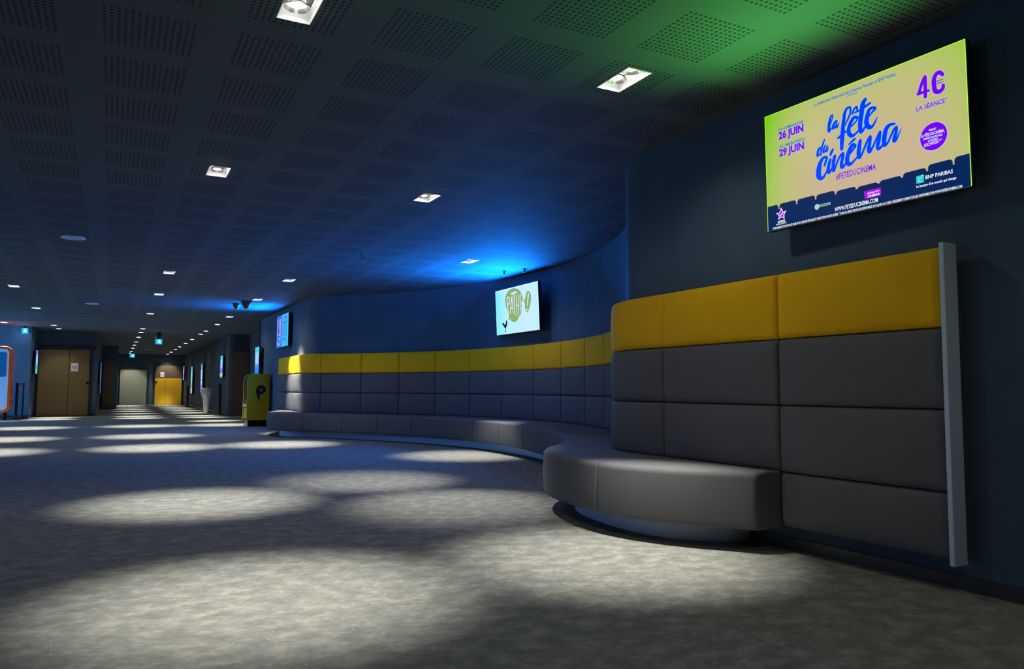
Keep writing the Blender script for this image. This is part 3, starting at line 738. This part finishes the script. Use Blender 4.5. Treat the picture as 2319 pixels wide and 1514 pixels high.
def smooth_loop(P_, n=5):
    out = []; N = len(P_)
    for i in range(N):
        a, b, c, d = P_[i-1], P_[i], P_[(i+1) % N], P_[(i+2) % N]
        for j in range(n):
            t_ = j/n; out.append(tuple(.5*(2*b[q]+(-a[q]+c[q])*t_+(2*a[q]-5*b[q]+4*c[q]-d[q])*t_*t_+(-a[q]+3*b[q]-3*c[q]+d[q])*t_**3) for q in (0, 1)))
    return out
for B_ in (smooth_loop(BALLOON), smooth_loop(BANG)):
    fan(big(B_, 1.03), .002, 4); fan(big(B_, 1.0), .0026, 1)
for st in PLET: ribbon(art, st, .0032, W_, H_, 4, k=1.35)
for st in PLET: ribbon(art, st, .0040, W_, H_, 2)
fan([(x*W_, y*H_) for x, y in ROOSTER], .003, 3)
art.obj('cockerel_emblem', PM, e)
PAT = e; PW, PH = W_, H_

# --- timetable screen by the far end of the bench
e, W_, H_ = screen_root('advertising_screen', (3.19, 17.418), (3.19, 16.186), 1.762, 2.451, .0, 'blue lit listing screen on the wall above the far end of the bench')
housing(e, W_, H_, .01, .05, .03)
TM = [flat('listing_pale', (.07, .42, .92)), flat('listing_blue', (.03, .17, .85)), flat('listing_mid', (.02, .30, .78)), flat('listing_dark', (.02, .03, .2)), flat('listing_red', (.35, .0, .03)), flat('listing_lilac', (.30, .38, .95)), flat('listing_cyan', (.02, .72, .9))]
b = MB(); b.box(0, W_, 0, H_, -.0008, 0); b.obj('screen_panel', TM[0], e)
a = MB()
def R(u0, u1, v0, v1, mi, z=.003): a.box(u0*W_, u1*W_, v0*H_, v1*H_, z-.002, z, mi)
R(0, .42, 0, 1, 1); R(.06, .36, .08, .9, 5, .004); R(.16, .22, .42, .9, 3, .006); R(.14, .24, .48, .60, 4, .008)
R(.10, .30, .30, .38, 1, .006); R(.12, .20, .18, .28, 3, .006); R(.2, .34, .12, .22, 2, .006); R(.08, .34, .04, .07, 0, .006)
R(.42, .44, 0, 1, 1); R(.96, 1, 0, 1, 6, .004); R(.66, .92, .85, .92, 2); R(.50, .90, .70, .78, 2)
for i in range(9): R(.49, .92, .635-.04*i, .652-.04*i, 2)
R(.52, .84, .19, .25, 2); R(.60, .70, .05, .07, 6)
a.obj('listing_graphics', TM, e)
LIS = e; LW, LH = W_, H_

# --- narrow poster screens along the corridor
BANDS = [flat('poster_cyan', (.05, .65, .85)), flat('poster_violet', (.22, .20, .95)), flat('poster_blue', (.02, .25, .9)), flat('poster_white', (.40, .62, 1)), flat('poster_green', (.25, .6, .1)), flat('poster_pale', (.07, .33, .92))]
def poster(bl, br, z0, z1, bands, label, arm=.03):
    e, W_, H_ = screen_root('poster_screen', bl, br, z0, z1, 0, label)
    housing(e, W_, H_, .012, .05, arm)
    p = MB(); v = 0
    for i, (h_, mi) in enumerate(bands):
        p.box(.0, W_, v*H_, (v+h_)*H_, -.0008, .001, mi); v += h_
    p.obj('screen_panel', BANDS, e)
    p = MB(); p.box(W_*.12, W_*.88, H_*.42, H_*.8, .001, .003, 3); p.box(W_*.2, W_*.6, H_*.2, H_*.3, .001, .003, 2); p.obj('poster_graphics', BANDS, e)
    return e
xw = 3.19
poster((xw-.02, 20.14), (xw-.02, 19.56), 1.17, 1.90, [(.3, 2), (.4, 5), (.3, 0)], 'lit blue poster screen on the wall just above the yellow machine', .03)
poster((xw, 27.35), (xw, 26.75), 1.23, 1.95, [(.06, 4), (.14, 3), (.5, 1), (.3, 0)], 'lit poster screen on the corridor wall nearest the dark recess')
poster((xw, 33.7), (xw, 33.05), .72, 1.85, [(.25, 1), (.15, 3), (.1, 2), (.5, 5)], 'lit poster screen above the bag-lined waste bin')
poster((xw, 38.1), (xw, 37.45), .63, 1.84, [(.22, 3), (.18, 4), (.6, 0)], 'tall cyan lit poster screen, second from the corridor end')
poster((xw, 42.6), (xw, 42.0), 1.28, 1.98, [(.12, 0), (.88, 1)], 'small violet lit poster screen nearest the yellow corridor door')
poster((-1.99, 26.0), (-1.99, 26.6), 1.28, 1.96, [(.08, 4), (.6, 0), (.32, 1)], 'slim lit poster screen on the side wall left of door 12', .03)
poster((-.37, 29.5), (-.37, 30.5), .68, 1.74, [(1, 5)], 'dark-sided poster screen at the corner between door 12 and the corridor', .02)

# ------------------------------------------------------------------ yellow machine with the P emblem
m_y = mat('yellow_lacquer', (.60, .36, .0), .35)
ym = empty('yellow_vending_machine', (2.75, 18.45, 0), label='yellow upright machine with a black P emblem beside the bench', cat='machine')
Wm, Dm = .50, .62
def sidepoly(g=0.0):
    return rrect(g, Wm-g, .14+g, 1.215-g, .17-g, 10, (0, 0, 1, 0))
b = MB(); b.prism(sidepoly(), 0, .05, 'y'); b.obj('side_panel', m_y, ym, bevel=.004)
b = MB(); b.prism(sidepoly(), Dm-.05, Dm, 'y'); b.obj('side_panel', m_y, ym, bevel=.004)
b = MB(); b.prism(sidepoly(.035), .05, Dm-.05, 'y'); b.obj('body', M_BLACK, ym)
b = MB(); b.box(.02, .05, .06, Dm-.06, .17, .42); b.obj('tray_front', m_y, ym, bevel=.004)
b = MB(); b.box(.0, .034, .1, Dm-.1, .45, .50, 0); b.box(.01, .034, .12, .3, .52, .60, 1); b.obj('dispensing_tray', [M_WHITE, M_RED], ym)
b = MB(); b.box(.03, Wm-.01, .02, Dm-.02, 0, .14); b.obj('plinth', M_BLACKM, ym)
def yproj(mb_): return [(v[0], -.001-v[2], v[1]) for v in mb_.V]
pm = MB()
Pst = [[(.272, .585, .008), (.255, .70, .032), (.238, .82, .048)], [(.238, .80, .048), (.250, .88, .042), (.31, .905, .036), (.365, .885, .040), (.375, .83, .042), (.34, .785, .034), (.29, .765, .030), (.26, .765, .03)]]
for st in Pst: ribbon(pm, [(x, z, r_) for x, z, r_ in st], 0, 1, 1)
# thin ring round the letter
nr = 40; V = []; F = []
for i in range(nr):
    a_ = 2*pi*i/nr
    for q in (1.0, .975): V.append((.30+.118*q*cos(a_), .76+.20*q*sin(a_), 0))
for i in range(nr): F.append((2*i, 2*i+1, (2*i+3) % (2*nr), (2*i+2) % (2*nr)))
pm.add(V, F)
mobj('letter_emblem', yproj(pm), pm.F, M_BLACK, ym, label='black letter P emblem')

# ------------------------------------------------------------------ orange display unit at the left
m_or = mat('orange_lacquer', (.95, .12, .0), .35)
ok = empty('orange_display_unit', (-3.19, 24.15, 0), label='orange framed white display unit on castors at the left edge', cat='display')
b = MB(); outer = rrect(0, .80, .20, 1.96, .17, 10); inner = rrect(.07, .73, .27, 1.89, .11, 10); n = len(outer)
V = [(x, 0, z) for x, z in outer]+[(x, 0, z) for x, z in inner]+[(x, .5, z) for x, z in outer]+[(x, .5, z) for x, z in inner]
F = []
for i in range(n):
    j = (i+1) % n; F += [(i, j, n+j, n+i), (2*n+j, 2*n+i, 3*n+i, 3*n+j), (i, 2*n+i, 2*n+j, j), (n+j, 3*n+j, 3*n+i, n+i)]
b.add(V, F); b.obj('frame', m_or, ok, bevel=.006)
b = MB(); b.prism(inner, .03, .47, 'y'); b.obj('front_panel', mat('white_lacquer', (.62, .66, .74), .35), ok)
b = MB(); b.prism(rrect(.10, .655, 1.15, 1.80, .05), .018, .03, 'y'); b.obj('dark_window', mat('blue_glass', (.02, .20, .36), .1), ok)
b = MB(); b.rev((.40, .024, .72), [(.13, -.004), (.13, .004)], 28, 'y'); b.obj('round_badge', mat('badge', (.50, .55, .62), .4), ok)
b = MB(); b.box(.800, .806, .0, .50, .47, .52); b.obj('side_strap', M_BLACK, ok)
for cx_ in (.12, .68):
    for cy_ in (.08, .42):
        b = MB(); b.rev((cx_, cy_, .052), [(.03, -.018), (.052, -.014), (.052, .014), (.03, .018)], 20, 'x'); b.box(cx_-.025, cx_+.025, cy_-.02, cy_+.02, .09, .202); b.obj('castor', M_BLACKM, ok)

# ------------------------------------------------------------------ barrier posts
def barrier(x, y, h, label, r=.035, belt=None, br=.17):
    e = empty('barrier_post', (x, y, 0), label=label, cat='barrier post')
    b = MB(); b.rev((0, 0, 0), [(br, 0), (br, .012), (br*.7, .03), (.04, .045)], 28); b.obj('base', M_BLACKM, e, True)
    b = MB(); b.rev((0, 0, 0), [(r, .03), (r, h-.07)], 20); b.obj('pole', M_BLACKM, e, True)
    b = MB(); b.rev((0, 0, 0), [(r+.006, h-.07), (r+.006, h-.005), (r, h)], 20); b.obj('belt_head', M_BLACK, e, True)
    if belt:
        b = MB(); b.box(.02, belt, -.004, .004, h-.065, h-.015); b.obj('belt', M_RED, e)
    return e
barrier(-2.31, 24.88, 1.0, 'black barrier post nearest the orange display unit', .035, br=.13)
barrier(-2.20, 25.2, 1.0, 'black barrier post with a red belt at the corner of the blue-lit wall', .03, br=.13)
bb = empty('barrier_belt', (-2.31, 24.88, 0), label='short red belt between the two black barrier posts at the left', cat='belt')
b = MB(); b.add([(.016, .05, .93), (.094, .275, .93), (.094, .275, .985), (.016, .05, .985)], [(0, 1, 2, 3)]); bo = b.obj('belt_strip', M_RED, bb); sm = bo.modifiers.new('thick', 'SOLIDIFY'); sm.thickness = .003
barrier(3.08, 26.35, 1.02, 'black floor-standing post by the corridor wall right of the waste bin', .055)
barrier(3.12, 38.6, 1.0, 'slim black post at the far end of the corridor wall', .045)

wa = empty('wall_sounder', (3.283, 27.75, 1.61), label='small orange disc on the corridor wall beside the nearest poster screen', cat='alarm')
b = MB(); b.rev((0, 0, 0), [(.05, 0), (.05, -.03), (.03, -.045)], 20, 'x'); b.obj('disc', m_or, wa, True)
# ------------------------------------------------------------------ bag-lined waste bin
wb = empty('waste_bin', (2.98, 29.3, 0), label='waste bag holder with a clear crumpled bag against the corridor wall', cat='waste bin')
b = MB(); b.rev((0, 0, 0), [(.17, 0), (.18, .02), (.15, .03)], 24); b.obj('base', M_CHROME, wb, True)
b = MB(); b.tube([(0, .16, .02), (0, .17, .86)], .012); b.obj('pole', M_CHROME, wb, True)
b = MB(); pts = [(.19*cos(2*pi*i/24), .19*sin(2*pi*i/24), .85) for i in range(25)]; b.tube(pts, .012); b.obj('ring', M_CHROME, wb, True)
b = MB(); nb = 36; V = []; F = []
lv = [(.86, .205), (.90, .215), (.885, .225), (.82, .215), (.70, .185), (.55, .15), (.40, .115), (.25, .095), (.12, .085), (.045, .07)]
for j, (z, r_) in enumerate(lv):
    for i in range(nb):
        a_ = 2*pi*i/nb; q = r_*(1+.10*sin(a_*7+j*1.7)*(.4+j*.08)+.05*sin(a_*13+j)); q *= .86; V.append((q*cos(a_), q*sin(a_), (z+.02*sin(a_*5+j))*.96))
for j in range(len(lv)-1):
    for i in range(nb): F.append((j*nb+i, j*nb+(i+1) % nb, (j+1)*nb+(i+1) % nb, (j+1)*nb+i))
F.append(tuple((len(lv)-1)*nb+i for i in range(nb))[::-1])
b.add(V, F)
m_bag = mat('clear_plastic_bag', (.85, .88, .92), .25); t = NT(m_bag); t.b.inputs['Alpha'].default_value = .9; t.bump(t.noise(obco(t), 22, 3), 1.0, .06)
b.obj('bag', m_bag, wb)

# ------------------------------------------------------------------ exit signs
m_ex = flat('exit_sign_teal', (.0, .35, .60), 1.3); m_exw = flat('exit_sign_white', (.6, .95, 1), 1.4)
def exit_sign(x, y, z0, wd, h_, label, rz=0):
    e = empty('exit_sign', (x, y, z0), rz, label=label, cat='exit sign')
    b = MB(); b.prism(rrect(-wd/2, wd/2, 0, h_, .012, 3), -.02, .02, 'y'); b.obj('sign_plate', m_ex, e)
    b = MB(); b.box(-.05, .05, -.02, .02, h_, CH-z0-.001); b.obj('ceiling_mount', M_BLACKM if wd < .3 else M_WHITE, e)
    p = MB()
    K = h_/.20
    ribbon(p, [(-.03, .05, .012), (.0, .10, .016), (.01, .15, .014)], 0, 1, 1); ribbon(p, [(.0, .10, .011), (.035, .06, .010), (.045, .03, .008)], 0, 1, 1)
    disc(p, .018, .185, .016, 0); ribbon(p, [(-.05, .12, .007), (0, .15, .009), (.05, .12, .007)], 0, 1, 1); p.box(.062, .072, .03, .19, 0, .001)
    mobj('running_figure', [(v[0]*K, -.0215-v[2], v[1]*K*.95) for v in p.V], p.F, m_exw, e)
    return e
exit_sign(1.22, 26.0, 2.22, .20, .16, 'lit teal exit sign hanging in the middle of the corridor')
exit_sign(.80, 41.2, 2.33, .22, .18, 'lit teal exit sign above the pale door at the corridor end')
exit_sign(-2.24, 25.35, 2.38, .16, .16, 'white-blue lit exit sign at the top of the wall by the left recess')
lamp('exit_sign_glow', 'POINT', (-2.28, 25.2, 2.34), 3.0, (.45, .65, 1), shadow_soft_size=.06)
lamp('exit_sign_glow', 'POINT', (1.22, 25.9, 2.30), 1.2, (.05, .5, .9), shadow_soft_size=.06)

# ------------------------------------------------------------------ small things on the ceiling
def speaker(x, y, label, r=.125):
    e = empty('ceiling_speaker', (x, y, CH), label=label, cat='loudspeaker', group='round white ceiling loudspeakers')
    b = MB(); b.rev((0, 0, 0), [(r, 0), (r, -.008), (r-.012, -.012), (r-.016, -.006)], 40, cap=False); b.obj('ring', M_WHITE, e, True)
    m = M_GRILLE
    b = MB(); b.rev((0, 0, 0), [(r-.014, -.001), (r-.014, -.007), (.02, -.010)], 40); b.obj('grille', m, e, True)
M_GRILLE = mat('speaker_grille', (.62, .65, .72), .5); t = NT(M_GRILLE)
v_ = t.n('ShaderNodeTexVoronoi'); v_.inputs['Scale'].default_value = 90; t.l(obco(t), v_.inputs['Vector'])
t.l(t.mix(t.m('LESS_THAN', v_.outputs['Distance'], .3), (.66, .69, .76), (.25, .27, .32)), t.b.inputs['Base Color'])
speaker(-.46, 10.05, 'round white ceiling loudspeaker nearest the camera, at the left')
speaker(-.43, 17.85, 'round white ceiling loudspeaker just before the ceiling joint')
speaker(1.30, 28.6, 'round white ceiling loudspeaker over the middle of the corridor')
speaker(1.34, 37.8, 'round white ceiling loudspeaker farthest down the corridor')
def dome_cam(x, y, label, s=1.0, rz=0):
    e = empty('dome_camera', (x, y, CH), rz, label=label, cat='security camera')
    b = MB(); b.rev((0, 0, 0), [(.10*s, 0), (.10*s, -.03*s), (.085*s, -.06*s), (.06*s, -.10*s)], 28); b.obj('housing', M_BLACK, e, True)
    b = MB(); b.rev((.0, 0, 0), [(.062*s, -.098*s), (.058*s, -.12*s), (.04*s, -.145*s), (.012*s, -.155*s)], 24); b.obj('dome', mat('dark_glossy_dome', (.01, .01, .015), .05, spec=1), e, True)
    b = MB(); b.rev((.045*s, -.03*s, -.115*s), [(.004, -.01), (.016*s, -.008), (.016*s, .008), (.004, .01)], 14, 'y'); b.obj('lens', M_CHROME, e, True)
dome_cam(2.28, 15.75, 'larger dark dome camera on the blue-lit ceiling near the far screen', 1.05)
dome_cam(2.18, 16.35, 'smaller dark dome camera behind and left of the larger one', .8)
# loose cable loop
cl = empty('cable_loop', (2.73, 9.35, CH), label='loose dark cable loop hanging from a ceiling hole', cat='cable')
b = MB(); b.tube([(.0, 0, .0), (.012, 0, -.03), (.022, 0, -.07), (.022, 0, -.10)], .004); b.tube([(-.012, 0, 0), (-.02, 0, -.04), (-.012, 0, -.08), (.016, 0, -.11)], .004); b.obj('wire', M_BLACK, cl, True)
b = MB(); b.box(.005, .035, -.01, .01, -.13, -.10); b.obj('connector', M_WHITE, cl)
for x, y, lab in ((5.02, 9.9, 'small dark sprinkler above the pale cockerel screen'), (5.17, 9.55, 'tiny second sprinkler right of the dark one above the cockerel screen')):
    sp = empty('sprinkler', (x, y, CH), label=lab, cat='sprinkler')
    b = MB(); b.rev((0, 0, 0), [(.035, 0), (.035, -.008), (.012, -.012), (.010, -.045)], 20); b.obj('rosette', M_BLACKM, sp, True)
    b = MB(); b.rev((0, 0, 0), [(.006, -.045), (.022, -.05), (.022, -.054), (.006, -.06)], 16); b.obj('deflector', M_BLACKM, sp, True)

# ------------------------------------------------------------------ light given off by the screens and the foyer, plus an added cool fill
def screen_light(e, W_, H_, energy, col, z=.02, frac=1.0, y0=0):
    d = bpy.data.lights.new('screen_glow', 'AREA'); d.shape = 'RECTANGLE'; d.size = W_*frac; d.size_y = H_*frac; d.energy = energy; d.color = col
    o = bpy.data.objects.new('screen_glow', d); COL.objects.link(o)
    o.matrix_world = e.matrix_world @ Matrix.Translation((W_/2, H_/2+y0, z)) @ Matrix.Rotation(pi, 4, 'X')
    return o
def edge_light(e, W_, H_, energy, col, size_y=.4, spread=1.75, tilt=45):
    """backlight leaking steeply upwards out of a screen, thrown at the ceiling"""
    d = bpy.data.lights.new('screen_upward_glow', 'AREA'); d.shape = 'RECTANGLE'; d.size = W_; d.size_y = size_y; d.energy = energy; d.color = col; d.spread = spread
    o = bpy.data.objects.new('screen_upward_glow', d); COL.objects.link(o)
    o.matrix_world = e.matrix_world @ Matrix.Translation((W_/2, H_*.45, .06+size_y*.5*sin(math.radians(tilt)))) @ Matrix.Rotation(-math.radians(tilt), 4, 'X') @ Matrix.Rotation(pi, 4, 'X')
    return o
edge_light(BIG, BW, BH, 8, (.16, 1, .15))
pl = screen_light(PAT, PW, PH, 290, (.0, .19, 1), .18)
pl.matrix_world = pl.matrix_world @ Matrix.Rotation(math.radians(-32), 4, 'X')
edge_light(PAT, PW, PH, 8, (.0, .24, 1))
screen_light(LIS, LW, LH, 70, (.0, .20, 1))
edge_light(LIS, LW, LH, 75, (.0, .22, 1))
lamp('foyer_screen_glow', 'AREA', (-7.0, 22.7, 1.0), 480, (.14, .45, 1), (1, .10, -.16), size=1.4)
lamp('foyer_screen_glow', 'AREA', (-4.6, 10.9, 2.2), 60, (.0, .26, 1), (1, 0, .55), size=1.0, spread=2.2)
lamp('foyer_sign_glow', 'SPOT', (-3.05, 24.1, 2.36), 45, (1, .22, .03), (.8, .15, .42), spot_size=2.0, spot_blend=1, shadow_soft_size=.08)
lamp('cool_ambient_fill', 'AREA', (-9, 5, 1.5), 75, (.55, .68, 1), (1, 0, 0), size=5.0)  # added unseen area light, soft bluish ambient fill from the left
